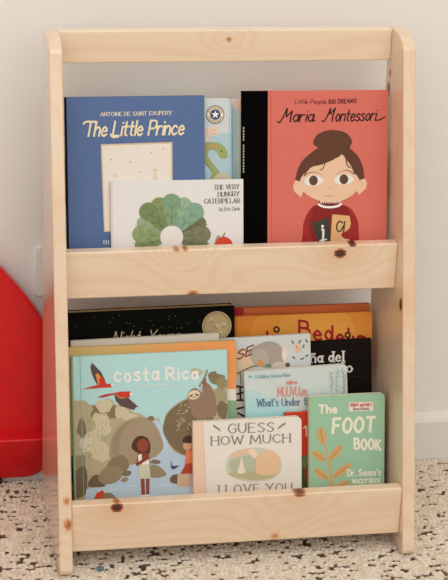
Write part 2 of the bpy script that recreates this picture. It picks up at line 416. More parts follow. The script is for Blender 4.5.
def art_maria(a):
    H = (98, 62, 46); F = (232, 196, 164); M1 = (136, 34, 36); M2 = (160, 44, 42)
    a.line([(270.8, 92), (271.2, 246)], .7, (196, 88, 82), 1)
    a.text('Little People,', 294.5, 326.5, 103.8, 103.6, 4.2, .55, (110, 40, 42), 3, slant=.2)
    a.text('BIG DREAMS', 328.6, 356, 103.6, 102.6, 4.0, .75, (92, 36, 38), 3, gap=.22)
    a.line([(277.6, 121.4), (279.4, 122.4), (283, 117), (287.0, 108.6)], 1.2, INK, 4, True)
    a.line([(287.0, 108.6), (286.2, 117)], 1.3, INK, 5); a.line([(286.4, 116.8), (292, 111)], 1.1, INK, 4); a.line([(292, 111), (290.6, 117), (290, 122)], 1.3, INK, 5, True)
    a.text('aria', 292, 312.5, 121.6, 121.2, 11.4, 1.2, INK, 6, slant=.22, gap=.1)
    a.line([(312, 121), (314.8, 120.4)], 1, INK, 5)
    a.line([(321.5, 120.6), (323.6, 121.2), (327, 116), (330.2, 108.2)], 1.2, INK, 4, True)
    a.line([(330.2, 108.2), (329.6, 114)], 1.3, INK, 5); a.line([(329.8, 114), (335, 108)], 1.1, INK, 4); a.line([(335, 108), (332.4, 116), (332, 121)], 1.3, INK, 5, True)
    a.text('ontessori', 334.6, 375, 121.0, 120.2, 11.6, 1.2, INK, 6, slant=.22, gap=.1)
    a.line([(375, 119.6), (378.6, 119.8), (384.8, 116.6)], 1.1, INK, 5, True)
    # arms and jumper
    a.poly([(318, 205), (311, 208), (304.5, 219), (302.6, 232), (306, 250), (354, 250), (358.4, 228), (356, 217), (350, 208.5), (341, 205)], M2, 2, True)
    a.poly([(318.5, 204.5), (312.5, 210), (310, 222), (312, 236), (317, 250), (344, 250), (350, 238), (352, 222), (348, 210), (340.6, 204.8)], M1, 3, True)
    a.line([(308.6, 219), (310, 232), (315, 243)], .7, (120, 30, 32), 4, True)
    a.poly([(319, 200.6), (340.5, 200.6), (341.2, 204.6), (330, 207.2), (318, 204.6)], (120, 30, 34), 4)
    for k in range(9): a.poly([(319.6 + k * 2.35, 201.2), (321.8 + k * 2.35, 201.2), (320.7 + k * 2.35, 204.2)], (240, 228, 214), 5)
    a.line([(318.4, 204.4), (322, 206.4), (329.6, 207.4), (337, 206.4), (341, 204.2)], 2.3, WHITE, 6, True)
    # letter cards
    a.poly([(311.4, 223.2), (328.8, 217.4), (332, 250), (320, 250)], (62, 64, 54), 5)
    a.poly([(332, 214.6), (349.4, 216.2), (351, 224), (343, 250), (329.6, 250)], (226, 178, 126), 6)
    a.ell(322.2, 226.6, 1.5, 1.5, WHITE, 7, n=10)
    a.line([(321.6, 230), (323, 231), (322.4, 243)], 2.2, WHITE, 7, True); a.line([(319.6, 241), (326, 240)], 1.4, WHITE, 7)
    a.line([(342.6, 223.4), (339.4, 221.6), (336.6, 225.4), (337.2, 231), (340.4, 231.6), (343.6, 226)], 1.4, (58, 62, 50), 7, True)
    a.line([(344.6, 221.8), (343.6, 233.4), (346.2, 232.4)], 1.4, (58, 62, 50), 7, True)
    a.poly([(357.5, 224), (358, 232), (350, 239.5), (342.8, 238.5), (341.4, 234), (346, 232), (350.5, 227), (353, 220)], M2, 8, True)
    a.poly([(341.6, 238), (349, 238.4), (350, 250), (337, 250)], F, 7)
    # hair, ears, face
    a.poly([(298.2, 183), (296.6, 172.4), (302, 160.7), (313.6, 150.4), (317.5, 147.6), (313.2, 144), (314.4, 137.8), (320, 132.6), (331.6, 129.8), (345.4, 132.6), (351.8, 141), (349.5, 147.6), (353, 151), (359.4, 158.6), (363.8, 172.4), (360.4, 183), (330, 178)], H, 4, True)
    a.poly([(300, 181.5), (295, 180), (292.6, 186), (294, 191.5), (300.6, 197.4), (303.5, 190)], F, 4)
    a.poly([(360, 180), (365, 178.6), (367.2, 183), (366, 188.6), (359, 195), (355.5, 189)], F, 4)
    a.poly([(299.6, 181), (303, 174.5), (311, 167.2), (320, 164.8), (330, 161), (338.5, 156.6), (341.8, 154.4), (346.5, 160), (351.5, 167), (355.6, 174), (359.6, 181), (358.6, 188), (352, 195.5), (342, 200.6), (330, 202.4), (317.5, 200.4), (307, 195), (301, 188.6)], F, 6, True)
    a.line([(324.5, 163), (322.6, 168), (319.4, 170)], 1.0, H, 7, True); a.line([(309, 168), (305, 173), (304.6, 175.6)], 1.0, H, 7, True)
    a.line([(345.4, 157), (347, 165), (350.6, 167.6)], 1.2, H, 7, True); a.line([(352, 168), (355, 174)], 1.0, H, 7)
    for (x, y, s) in ((313.2, 180.4, 1), (343.8, 179.2, -1)):
        a.poly([(x - 9.6, y + 1), (x - 4.5, y - 4.4), (x + 4, y - 4.6), (x + 10, y + .2), (x + 5, y + 4.4), (x - 4.5, y + 5)], (232, 232, 230), 7, True)
        a.ell(x - .2, y, 4.4, 5.0, (96, 72, 50), 8)
    a.line([(303.4, 175.6), (309, 172.6), (316, 172.2), (322.6, 175.8)], 1.0, (128, 52, 44), 8, True, taper=True)
    a.line([(354, 174), (348, 170.4), (342, 171), (335.4, 174.2)], 1.0, (128, 52, 44), 8, True, taper=True)
    a.line([(325, 195.6), (329.6, 196.4), (334, 195.4)], .9, (214, 150, 128), 8, True)
    a.line([(328.4, 187), (329.4, 188), (330.6, 187)], .6, (214, 165, 136), 8)

def spine_text(bm, mats, P):
    m = paint((196, 190, 176)); mats.append(m)
    for k in range(16):      # small lettering running down the edge of the cloth spine
        if k in (5, ): continue
        v = P['h'] - 0.052 - k * 0.0040
        f = bm.faces.new([bm.verts.new(p) for p in ((-0.0010, v, .00045), (0.0006, v, .00045), (0.0006, v + .0026, .00045), (-0.0010, v + .0026, .00045))])
        f.material_index = 1

def art_leaf(a):
    cols = [(128, 142, 96), (142, 160, 110), (150, 172, 138), (120, 138, 92), (134, 150, 98), (128, 160, 128), (150, 178, 150), (134, 168, 146), (112, 116, 84), (126, 128, 98), (116, 122, 90)]
    cx, cy = 171.4, 237.0
    n = 10
    for k in range(n + 1):
        an = rad(196 - k * 212 / n); dx, dy = cos(an), -sin(an); px, py = -dy, dx
        R = 38 + (4 if 2 < k < 8 else 0) + (k % 2) * 1.5; w = 8.8
        pts = [(cx + dx * 11 - px * 3.2, cy + dy * 11 - py * 3.2), (cx + dx * 22 - px * 6, cy + dy * 22 - py * 6), (cx + dx * (R - 6) - px * w, cy + dy * (R - 6) - py * w), (cx + dx * R, cy + dy * R),
               (cx + dx * (R - 6) + px * w, cy + dy * (R - 6) + py * w), (cx + dx * 22 + px * 6, cy + dy * 22 + py * 6), (cx + dx * 11 + px * 3.2, cy + dy * 11 + py * 3.2)]
        c = cols[k % len(cols)]; lay = 2 + (k % 2)
        a.poly(pts, c, lay, True)
        dk = tuple(int(v * .8) for v in c); lt = tuple(min(255, int(v * 1.12)) for v in c)
        a.line([(cx + dx * 13, cy + dy * 13), (cx + dx * (R - 3), cy + dy * (R - 3))], .8, dk, lay + 2, taper=True)
        for j in range(4):
            q = 19 + j * 5
            for sgn in (-1, 1): a.line([(cx + dx * q, cy + dy * q), (cx + dx * (q + 4) + sgn * px * 5, cy + dy * (q + 4) + sgn * py * 5)], .5, lt if j % 2 else dk, lay + 2)
    a.ell(cx, cy, 11.5, 11.5, (230, 226, 223), 7)
    a.ell(223.6, 246.5, 9.6, 10.0, (212, 78, 50), 5); a.line([(222.6, 237.6), (224.6, 233)], 1, (126, 100, 70), 6)
    a.ell(218.5, 247, 4, 12, (140, 170, 140), 4)
    a.text('THE VERY', 214, 239, 189.4, 188.6, 4.4, .8, (112, 106, 100), 4, serif=True)
    a.text('HUNGRY', 217.8, 239.2, 196.4, 195.6, 4.4, .8, (112, 106, 100), 4, serif=True)
    a.text('CATERPILLAR', 204, 239.8, 203.2, 202.6, 4.4, .8, (112, 106, 100), 4, serif=True)
    a.text('by Eric Carle', 219, 239.6, 210.6, 210, 3.4, .5, (130, 124, 118), 4, slant=.15)
def art_black(a):
    a.text('Night, Young', 112, 178, 344.2, 341, 12.4, .8, (214, 196, 168), 3, slant=.3, gap=.14)
    rnd = random.Random(3)
    for k in range(26):
        a.ell(74 + rnd.random() * 150, 315 + rnd.random() * 14, .32, .32, (150, 156, 150), 2, n=6)
def medal(a, x, y):
    a.ell(x, y, 13.6, 13.6, (150, 134, 96), 6, n=32); a.ell(x, y, 12.6, 12.6, (186, 168, 126), 7, n=32)
    rnd = random.Random(5)
    for k in range(16):
        an = rnd.random() * 6.28; r = rnd.random() * 9
        a.ell(x + r * cos(an), y + r * sin(an), 2.4, 1.3, (206, 190, 150) if k % 2 else (160, 142, 104), 8 + k % 2, rot=rnd.random() * 180, n=10)
def art_red_spine(a):
    a.rect(240, 300, 375, 312.6, (208, 112, 62), 1)
    a.rect(230, 300, 244, 480, (178, 32, 44), 2)
def art_bedelia(a):
    Rd = (168, 30, 40)
    a.poly([(262, 312), (366, 308), (368, 380), (262, 380)], (238, 156, 62), 1, True)
    a.poly([(285, 315), (345, 312), (350, 360), (285, 360)], (242, 168, 74), 2, True)
    a.text('lja', 267.4, 291.5, 345.6, 344.4, 14, 2.4, Rd, 4, gap=.3, slant=-.1)
    a.text('Bedelja', 299, 364, 336.2, 346, 14.6, 2.4, Rd, 4, gap=.2, bounce=.9)
    for (x, y) in ((276.4, 329.6), (347.4, 334.8)):
        a.ell(x, y, 3.3, 3.3, (62, 24, 24), 5); a.ell(x, y, 1.5, 1.5, (238, 156, 62), 6)
def art_dark(a):
    W = (232, 228, 220)
    a.text('\u00f1a del', 311, 343.2, 362.6, 361.0, 9.6, 1.9, W, 3, serif=True, contrast=.4, gap=.2)
    a.text('lo', 342.4, 352, 372.2, 371.8, 9.6, 1.9, W, 3, serif=True, contrast=.4, gap=.2)
    a.line([(318, 378), (368, 376)], .3, (58, 50, 46), 2)
def art_grey(a): pass
def art_mound(a):
    a.poly([(226, 352), (240, 349), (254, 350), (258, 362), (250, 372), (242, 386), (226, 390)], (226, 198, 164), 1, True)
    a.poly([(236, 376), (244, 378), (248, 420), (230, 420)], (228, 224, 214), 2)
    a.poly([(248, 352), (258.5, 344.4), (270, 341.4), (280, 345.7), (283, 357), (280, 366), (262, 367), (254, 360)], (172, 162, 152), 3, True)
    a.poly([(250, 356), (258, 349), (266, 352), (268, 364), (256, 366)], (184, 174, 164), 4, True)
    a.poly([(256, 366), (259, 358), (265, 366)], (222, 150, 90), 5)
    a.ell(284.6, 353.6, 3.2, 8.8, (226, 214, 204), 5); a.ell(284.6, 354.5, 1.5, 6, (236, 224, 214), 6)
    a.ell(279, 366, 8, 4.5, (212, 198, 184), 5); a.ell(287.5, 364.6, 2.4, 2.2, (112, 90, 74), 6); a.ell(268, 365.5, 3, 2, (120, 146, 110), 6)
    a.ell(296.5, 346, 3.4, 3, (232, 206, 178), 4); a.ell(298, 349.6, 2.6, 2.8, (228, 190, 160), 5); a.ell(296.6, 346.8, 1.1, 1.1, (205, 150, 90), 6, n=8)
    for (x, y, r) in ((299.5, 341.4, -60), (303.4, 346, -70), (293.6, 357.4, 35), (302, 358.6, -25), (306.8, 355.4, -30), (292.5, 342, 60), (306.4, 340.8, 60)): a.ell(x, y, 2.3, .9, (122, 128, 96), 4, rot=r, n=10)
    a.text('SE', 236.6, 252, 360, 354, 9, 1.2, (126, 56, 44), 6, slant=.2)
    a.line([(237, 373.4), (244, 370), (252, 366.4), (257, 366)], 1.1, (70, 120, 124), 6, True); a.line([(240, 372), (241, 384)], 1.0, (70, 120, 124), 6)
    for (x, y, x1, y1) in ((236.4, 386, 243.4, 387), (237, 394, 243.6, 392), (237, 400, 243.4, 400), (236.8, 408.6, 243.8, 407), (238, 413, 244, 416), (240, 386, 240.4, 399)): a.line([(x, y), (x1, y1)], 1.9, (52, 50, 48), 6)
def art_aqua(a):
    for k in range(7): a.poly([(243, 390 + k * 4), (262 + k * 9, 392 + k * 4), (262 + k * 9, 440), (243, 440)], (190 - k * 4, 216, 219), 1 + k % 7)
    a.ell(250.4, 377.2, 2.2, 1.3, (120, 190, 204), 3)
    a.text('A Children Science Place', 255, 290, 378.8, 376.4, 3.2, .5, (130, 172, 190), 9)
    a.text('children', 286, 297, 384.4, 383.6, 3.6, .6, (214, 140, 136), 9)
    a.text('MUUVUum', 277.4, 306.4, 396.6, 395.4, 9.4, .95, (218, 146, 142), 9, gap=.1)
    a.text("What's Under the", 257, 313.4, 406.6, 404.6, 7.4, 1.0, (90, 110, 138), 9, serif=True, gap=.18)
    for (x, y, l, s) in ((331, 392, 20, 1), (337, 395, 26, -1), (342.4, 397, 30, 1), (345, 392, 18, -1)):
        a.line([(x, y), (x + s * 1.2, y - l * .5), (x - s * .6, y - l)], .4, (152, 168, 158), 8, True)
        for j in range(5):
            yy = y - 4 - j * l / 6
            a.line([(x, yy), (x + 2.4, yy - 3)], .4, (152, 168, 158), 8); a.line([(x, yy), (x - 2.2, yy - 2.6)], .4, (152, 168, 158), 8)
def art_gold(a):
    cs = [(202, 176, 114), (206, 174, 112), (212, 172, 108), (220, 168, 104), (228, 164, 100), (233, 160, 98), (236, 158, 96)]
    for k, c in enumerate(cs):
        x = 70 + k * 20; a.rect(x, 335, 240, 390, c, 1 + k)
    a.rect(180, 388.5, 240, 400, (226, 222, 210), 8); a.rect(180, 400, 240, 510, (136, 170, 134), 8)
    a.rect(64, 456, 100, 512, (70, 82, 50), 3); a.ell(70, 473, 6, 10, (40, 48, 34), 4); a.line([(71, 488), (80, 488)], .6, (170, 172, 150), 5)
def art_river(a):
    rnd = random.Random(11)
    T1, T2, T3 = (182, 172, 140), (204, 196, 164), (134, 120, 92)
    W = (240, 238, 232)
    # trees
    a.poly([(74, 408), (78, 401), (84, 400.5), (89, 404), (92, 411), (97, 405), (102, 402), (106, 398.5), (112, 400), (116, 405), (122, 402), (127, 406), (133, 412), (141, 414), (150, 421), (160, 424), (160, 500), (74, 500)], T1, 1, True)
    a.poly([(164, 420), (172, 407), (184, 399), (192, 398), (205, 393), (216, 388), (229, 386), (229, 470), (164, 460)], T1, 1, True)
    for (x, y, rx, ry, c) in ((96, 412, 6, 8, T3), (112, 412, 5, 7, T3), (84, 410, 8, 8, T1), (104, 406, 8, 7, T2), (100, 424, 11, 12, T2), (92, 440, 9, 12, T2), (121, 412, 7, 6, T2), (82, 428, 5, 9, T3), (86, 444, 6, 8, (212, 202, 178)), (101, 452, 10, 10, T2), (90, 425, 5, 7, T1),
                              (150, 420, 5, 4, T3), (130, 417, 8, 4, T2), (80, 462, 6, 8, (150, 140, 108)), (96, 466, 10, 6, T1), (80, 482, 8, 16, (112, 100, 74)),
                              (217, 379, 8, 6, (138, 126, 92)), (213, 375, 5, 4, T3), (222, 383, 6, 6, (150, 140, 104)), (196, 372, 6, 4, (186, 186, 150)), (220, 396, 8, 8, (164, 156, 122)), (223, 410, 6, 9, (124, 112, 80))):
        a.poly([(x + rx * cos(t) * (1 + .16 * sin(3 * t + x)), y + ry * sin(t) * (1 + .16 * cos(4 * t + y))) for t in [k * pi / 6 for k in range(12)]], c, 2, True)
    for k in range(46):
        x, y = 82 + rnd.random() * 34, 408 + rnd.random() * 50
        a.line([(x, y), (x + rnd.uniform(-1.5, 1.5), y + 1.6)], .5, (140, 128, 96), 3)
    # river and fall
    a.poly([(86, 489), (96, 487), (108, 484), (120, 478), (128, 466), (142, 462), (156, 457), (161, 446), (157, 432), (152, 421), (157, 419), (164, 430), (168, 444), (174, 452), (184, 456), (198, 456), (229, 458), (229, 503), (84, 503)], (184, 206, 224), 3)
    for (p, q) in (((155, 424), (163, 452)), ((158, 423), (166, 448)), ((100, 492), (118, 489)), ((126, 486), (136, 486)), ((172, 474), (182, 473)), ((158, 486), (170, 485)), ((150, 470), (158, 466)), ((180, 492), (194, 490))): a.line([p, q], .7, (214, 226, 236), 4)
    # rocks
    a.poly([(110, 458), (110, 446), (113, 434), (121, 424), (134, 417.5), (148, 419), (157, 428), (163, 446), (158, 454), (146, 460), (128, 464)], (166, 149, 124), 4, True)
    a.poly([(112, 452), (114, 436), (121, 426), (130, 421), (120, 436), (118, 456)], (156, 139, 114), 5, True)
    a.poly([(163, 432), (166, 416), (175, 406), (190, 399), (206, 404), (214, 420), (214, 446), (205, 456), (188, 456), (174, 449)], (126, 109, 84), 4, True)
    for k in range(70):
        x, y = 176 + rnd.random() * 32, 405 + rnd.random() * 32
        if (x - 190) ** 2 / 324 + (y - 420) ** 2 / 300 > 1: continue
        an = rnd.uniform(-1, 1); a.line([(x, y), (x + 2.6 * cos(an * 1.4), y + 2.6 * sin(an * 1.4))], .8, (190, 178, 132), 5)
    for pts, c in (([(88, 486), (91, 477), (98, 474.5), (103.5, 481), (103.5, 486.5)], (112, 96, 76)), ([(106, 468), (112, 458), (120, 454), (127, 460), (128, 468), (118, 472)], (138, 122, 96)), ([(98, 478), (104, 468), (116, 466), (122, 474), (116, 482), (104, 484)], (150, 134, 106)),
                   ([(148, 476), (149, 466), (156, 465), (163, 470), (166, 475), (158, 478)], (152, 138, 112)), ([(121, 475), (125, 470), (131, 472), (128, 476)], (128, 114, 92)), ([(120, 481), (124, 477), (128, 479), (125, 482)], (150, 138, 114)), ([(150, 463), (153, 459.5), (160, 461), (158, 464)], (128, 114, 92)),
                   ([(170, 482), (171.5, 476), (178, 475), (178, 484)], (112, 98, 78)), ([(92, 502), (98, 495), (110, 493), (116, 502)], (140, 128, 98)), ([(112, 502), (122, 498), (134, 499), (140, 503)], (150, 140, 110))): a.poly(pts, c, 5, True)
    a.poly([(94, 498), (96, 493), (102, 490), (104, 493), (102, 498)], (212, 74, 54), 6)
    # butterfly
    a.poly([(170.6, 459), (172, 466), (180, 465.6), (173, 470), (170.6, 468)], (66, 82, 128), 6)
    # girl
    a.poly([(131, 447), (134, 439), (140, 435.5), (147, 438), (150, 445), (149, 453), (143, 454), (136, 452)], (86, 56, 42), 6, True)
    a.ell(142.4, 445.2, 6.0, 6.6, (150, 74, 54), 7)
    a.poly([(137, 454), (142, 452), (148.6, 454), (150, 465), (136, 466)], (150, 74, 54), 7)
    a.poly([(137.4, 455), (141, 453.6), (141.6, 460), (138, 462)], W, 8); a.poly([(141.6, 463), (148.6, 459), (149, 464), (141, 465)], W, 8)
    a.line([(136, 464), (141, 461), (146, 456.5), (143, 453)], 2, (138, 66, 48), 9, True)
    a.poly([(138.4, 464.6), (149, 464), (150, 478.6), (138, 478.8)], (208, 206, 184), 8)
    a.poly([(140.2, 478.8), (144, 478.8), (144.6, 495), (141, 495)], (146, 76, 58), 8); a.poly([(145.4, 478.8), (149.2, 478.6), (148.9, 494.6), (145.8, 494.6)], (146, 76, 58), 8)
    a.line([(141, 496), (149, 495.6)], 1.4, W, 9)
    # boy
    a.ell(187.4, 445, 4.6, 5.4, (214, 160, 126), 6); a.poly([(182.4, 442), (184, 437), (190, 435.8), (193, 440), (191, 443), (186, 443)], (74, 54, 44), 7, True)
    a.poly([(186, 451), (192.6, 450), (194, 468), (184, 468)], (226, 132, 88), 6); a.poly([(180, 474), (186, 464), (194, 463), (194, 474)], (176, 74, 52), 7)
    for x in (177.5, 182, 187): a.poly([(x, 474), (x + 4.2, 474), (x + 4.2, 487), (x - .8, 487)], (206, 176, 146), 6)
    # sloth on a branch
    a.line([(199, 386), (204, 378), (207, 370)], 1.6, (150, 126, 96), 4, True)
    a.poly([(187, 398), (189, 391), (195, 387.6), (200, 390), (203, 382), (209, 384), (214, 392), (216, 402), (215, 416), (196, 418), (190, 408)], (148, 124, 102), 6, True)
    a.ell(193.6, 394.6, 6.3, 4.6, (222, 208, 178), 7, rot=-15)
    a.line([(189.6, 396.4), (192, 394.6)], 1.4, (84, 66, 52), 8); a.line([(195.4, 394), (198, 395)], 1.4, (84, 66, 52), 8); a.line([(192.4, 397), (195.6, 396.6)], .6, (84, 66, 52), 8)
    a.poly([(201, 386), (203, 378), (205.6, 377), (206.6, 386)], (150, 106, 78), 7); a.line([(201, 391), (201.6, 384)], 2, (176, 190, 196), 7)
    # macaws
    D, Rr, Og = (96, 78, 76), (206, 62, 48), (228, 146, 74)
    a.poly([(92.4, 363), (90.4, 367.4), (92, 374), (95, 381), (98, 385.6), (106.6, 385), (104, 378), (101, 372), (96, 367)], D, 4); a.poly([(95.6, 374.4), (98.4, 373.6), (104, 382), (105.4, 385), (98.6, 386)], Og, 5); a.poly([(99, 379), (102, 376.4), (106.4, 384.6), (100, 386)], Rr, 6)
    a.poly([(81.6, 389.4), (92, 386.4), (99, 384.6), (112, 383.6), (113.6, 385.4), (111, 387.2), (98, 388)], Rr, 7); a.ell(112, 384.8, 1.5, 1.3, W, 8, n=10)
    a.poly([(96.6, 397.6), (104, 394.4), (114, 392.8), (114, 394.6), (103, 397.4)], (184, 66, 66), 6); a.poly([(113.6, 393), (120, 391.6), (130, 391.2), (131.4, 394), (129, 397), (122, 397)], Rr, 7)
    a.poly([(114, 394), (115.6, 401), (121, 406), (129, 408.6), (134, 409.8), (135.4, 407), (138, 406.6), (131, 400.6), (127, 396.4), (122, 394.6)], D, 5); a.line([(116, 394.6), (120, 397.6), (125, 397)], 1.2, Og, 6, True); a.ell(130.6, 394, 1.3, 1.9, W, 8, n=10)
    # title
    a.text('costa', 114, 158, 381.8, 380.0, 13.4, 2.4, W, 5, gap=.24, bounce=.5)
    a.text('Rica', 166, 197, 379.8, 378.4, 11.6, 2.5, W, 5, gap=.26, bounce=.4)
    a.text('tiny travelers', 141, 170, 386.6, 385.4, 3, .55, (224, 232, 226), 5)
    a.line([(147, 399.6), (168, 398.6)], .5, (196, 222, 218), 2); a.line([(152, 402.6), (166, 402)], .5, (196, 222, 218), 2)
    a.line([(80.4, 357), (83.4, 500)], .5, (140, 186, 184), 9)
def art_red(a):
    a.line([(303.6, 428), (306, 426), (306.4, 436)], 1.3, (236, 210, 196), 2)
    a.rect(290, 456, 312, 500, (66, 84, 56), 2); a.ell(306, 462, 4, 7, (104, 120, 74), 3); a.ell(307.6, 474, 3, 8, (150, 64, 46), 3)
def art_serif(a):
    Ik = (136, 132, 126)
    a.poly([(190, 415), (203, 415), (206.6, 500), (190, 500)], (242, 208, 186), 1)
    a.line([(203, 419), (206.4, 496)], .5, (222, 190, 168), 2)
    a.text('GUESS', 228.4, 273.2, 433.4, 431.4, 9.2, 1.5, Ik, 3, serif=True, gap=.2)
    a.text('HOW MUCH', 211.4, 290, 445.2, 441.8, 8.2, 1.4, Ik, 3, serif=True, gap=.2)
    a.text('I LOVE YOU', 217.8, 291.8, 493.4, 491.2, 8.2, 1.4, (150, 142, 134), 3, serif=True, gap=.26)
    for (x, y, s) in ((216.8, 428.6, 1), (281.6, 426, -1)):
        a.line([(x - 3.6 * s, y - 2.4), (x, y), (x + 4 * s, y + 3)], .7, Ik, 3, True)
        for j in range(3): a.ell(x - 2.4 * s + j * 2.2 * s, y - 1.6 + j * 1.6 - 1, 1.5, .8, Ik, 3, rot=35 * s, n=8)
    a.poly([(226, 465), (230, 455), (240, 449.5), (254, 447.6), (268, 449), (278, 455), (282, 464), (279, 474), (268, 480), (250, 481.6), (234, 478), (227, 472)], (208, 210, 188), 2, True)
    a.poly([(230, 461), (240, 457), (256, 455), (258, 470), (240, 474), (230, 470)], (184, 192, 168), 3, True)
    a.poly([(228, 473), (244, 471), (262, 473), (276, 471), (272, 477), (254, 480), (236, 477)], (188, 186, 142), 4, True)
    a.poly([(256, 472), (256, 460), (262, 452), (271, 450), (278, 456), (279.6, 466), (276, 474), (264, 475)], (232, 196, 160), 5, True)
    a.poly([(230, 455.6), (240, 450.4), (252, 448.8), (256, 453), (246, 454), (236, 457)], (230, 194, 162), 5, True)
    a.poly([(248, 450), (254, 448.6), (257, 454), (255, 458.6), (250, 455)], (240, 216, 192), 6, True)
    a.poly([(237.6, 472.6), (239.6, 464), (241.4, 457), (243.4, 465), (245, 472.4)], (240, 226, 206), 5, True)
def art_sprig(a):
    W = (240, 234, 218); T = (214, 170, 112); L = (166, 116, 66)
    a.text('The', 319, 336.4, 413.4, 412.6, 7.8, 2.0, W, 4, gap=.22)
    a.text('FOOT', 332.6, 373.8, 433, 431, 14.2, 2.9, W, 4, gap=.26, slant=.08)
    a.text('BOOK', 354.4, 380.4, 448.6, 449.6, 10, 2.3, W, 4, gap=.28, bounce=.3)
    a.text("Dr. Seuss's", 347.4, 380.6, 476, 475, 6.2, 1.35, W, 4, gap=.22)
    a.text('WACKY BOOK', 352.4, 380.4, 483.4, 482.6, 4.2, 1.1, W, 4, gap=.26)
    a.text('of Opposites', 352, 381, 489.6, 488.8, 4.2, 1.0, W, 4)
    a.poly([(348.6, 402.4), (372.8, 401.6), (373.2, 410.4), (349, 411.4)], (240, 222, 212), 2)
    a.text('BRIGHT and EARLY', 350.4, 371.6, 406.4, 405.8, 2.8, .55, (196, 72, 72), 4); a.text('Board Books', 353, 369, 410, 409.6, 2.4, .45, (90, 74, 74), 4)
    # plain plant sprig in the tan of the print
    a.line([(332, 493), (331, 476), (328, 458), (324, 440), (322, 430)], 3.6, T, 2, True, taper=True)
    for (x, y, rx, ry, r) in ((321.6, 436, 4.6, 8.6, -12), (318.4, 455.6, 3.8, 8.0, -56), (336, 452, 3.8, 9.0, 40), (342.4, 470, 3.8, 10.5, 52), (321, 474, 3.6, 8.6, -50), (341.6, 485, 3.2, 9.0, 66)):
        a.ell(x, y, rx, ry, T, 3, rot=r, n=18)
        q = rad(r); a.line([(x + ry * .8 * sin(q), y - ry * .8 * cos(q)), (x - ry * .9 * sin(q), y + ry * .9 * cos(q))], .6, L, 4)
    a.line([(329, 462), (333.4, 456)], 1.4, T, 2); a.line([(331, 480), (336, 475)], 1.4, T, 2)
    a.poly([(313, 490), (318, 487), (330, 488.5), (342, 488), (346, 492), (313, 493)], (226, 186, 128), 5, True)

UPG, LOG = 'picture books standing in the upper tier', 'picture books standing in the lower tier'
book('cyan', 'picture_book', 'light aqua book strip with a peach top corner, just left of the black cloth spine', (184, 216, 220), (150, 200, 212), art_cyan, UPG)
b = book('dino', 'board_book', 'pale blue board book with a green dinosaur and round star sticker', (206, 216, 218), (180, 200, 205), art_dino, UPG, board=True, r=(0, .006, .007, 0))
disc_part('award_sticker', b, PLACE['dino']['art'], 215.2, 114.6, 9.0, (96, 70, 58), 2, badge)
book('blue', 'picture_book', 'large blue hardcover book with cream script title and pale square panel', (87, 112, 158), (20, 22, 30), art_blue, UPG, back_col=(30, 34, 46))
book('maria', 'picture_book', 'coral red hardcover with black cloth spine and woman with hair bun', (214, 113, 100), (6, 5, 6), art_maria, UPG, cloth=0.0338, extra=spine_text)
book('cater', 'picture_book', 'cream landscape-format book with an arch of green leaves, in front of the blue book', (228, 226, 225), (222, 214, 208), art_leaf, UPG)

book('G', 'picture_book', 'orange book with red spine edge, rearmost, only its top strip showing', (196, 104, 60), (178, 32, 44), art_red_spine, LOG)
book('H', 'picture_book', 'bright orange book with big red lettering at the right back of the lower tier', (232, 144, 56), (214, 126, 48), art_bedelia, LOG)
b = book('F', 'picture_book', 'thick black hardcover with a round gold medallion under the middle rail', (10, 11, 8), (8, 8, 8), art_black, LOG, page=paint((216, 196, 150), .8, .06, .2, 'paper'), inset=.0008)
disc_part('award_medallion', b, PLACE['F']['art'], 216.6, 325.6, 14.8, (196, 178, 136), 2, medal)
book('M', 'picture_book', 'black book with white serif letters beside the right side panel', (28, 22, 19), (20, 16, 14), art_dark, LOG)
book('L', 'picture_book', 'pale blue-grey book with a grey rounded shape and flower sprig above the aqua book', (208, 216, 216), (200, 204, 200), art_mound, LOG)
book('I', 'picture_book', 'plain pale grey book, a thin strip showing between black book and gold-bordered book', (204, 199, 188), (196, 190, 178), art_grey, LOG)
book('J', 'picture_book', 'gold to orange bordered book standing directly behind the river scene book', (202, 176, 114), (196, 168, 106), art_gold, LOG)
book('N', 'board_book', 'pale aqua board book with navy and pink lettering and fine leaf sprigs', (204, 216, 213), (190, 206, 206), art_aqua, LOG, board=True, r=(0, .004, .006, .002))
book('K', 'picture_book', 'light turquoise book with river, rocks, two children and red macaws on the cover', (180, 222, 224), (140, 168, 150), art_river, LOG, ct=.002)
book('O', 'board_book', 'red book showing as narrow strip between white and green board books', (200, 60, 42), (180, 50, 40), art_red, LOG, board=True, r=(0, .004, .004, .006))
book('P', 'board_book', 'white board book with grey serif lettering and a soft oval picture', (234, 229, 220), (240, 200, 176), art_serif, LOG, board=True, r=(0, .006, .007, .001))
book('Q', 'board_book', 'small green board book with white lettering at the front right of the lower tier', (156, 198, 168), (222, 210, 166), art_sprig, LOG, board=True, r=(0, .004, .005, .001))
WORLD, KEY, TOP, KEY_LOC, EXPO = (.58, -.04, .10), 46.0, 5.0, (0.0, -2.7, 2.35), 0.0
BALL = (.3761, -.461, .045)
# ---------------------------------------------------------------- the room
WALL_Y = 0.0745; PILE = 0.010
n = NT('wall_paint'); nz = n.noise(n.pos(), 240, 4)
n.bump(nz, .06, .001); wallm = n.done(n.ramp(n.noise(n.pos(), 3, 3), [(.3, (.885, .870, .842, 1)), (.7, (.900, .885, .857, 1))]), .75, .25)
n = NT('trim_paint'); trimm = n.done(n.ramp(n.noise(n.pos(), 30, 3), [(.3, (.84, .828, .805, 1)), (.7, (.855, .843, .82, 1))]), .4, .4)
bm = bmesh.new(); box(bm, (-2.2, WALL_Y, 0), (2.6, WALL_Y + .1, 2.5)); structure(mesh_obj('wall_back', bm, wallm), 'plain off-white wall behind the bookshelf')
bm = bmesh.new()
prof = [(WALL_Y, -PILE), (WALL_Y - .0125, -PILE), (WALL_Y - .0125, .060), (WALL_Y - .0095, .0660), (WALL_Y - .004, .0700), (WALL_Y, .0715)]
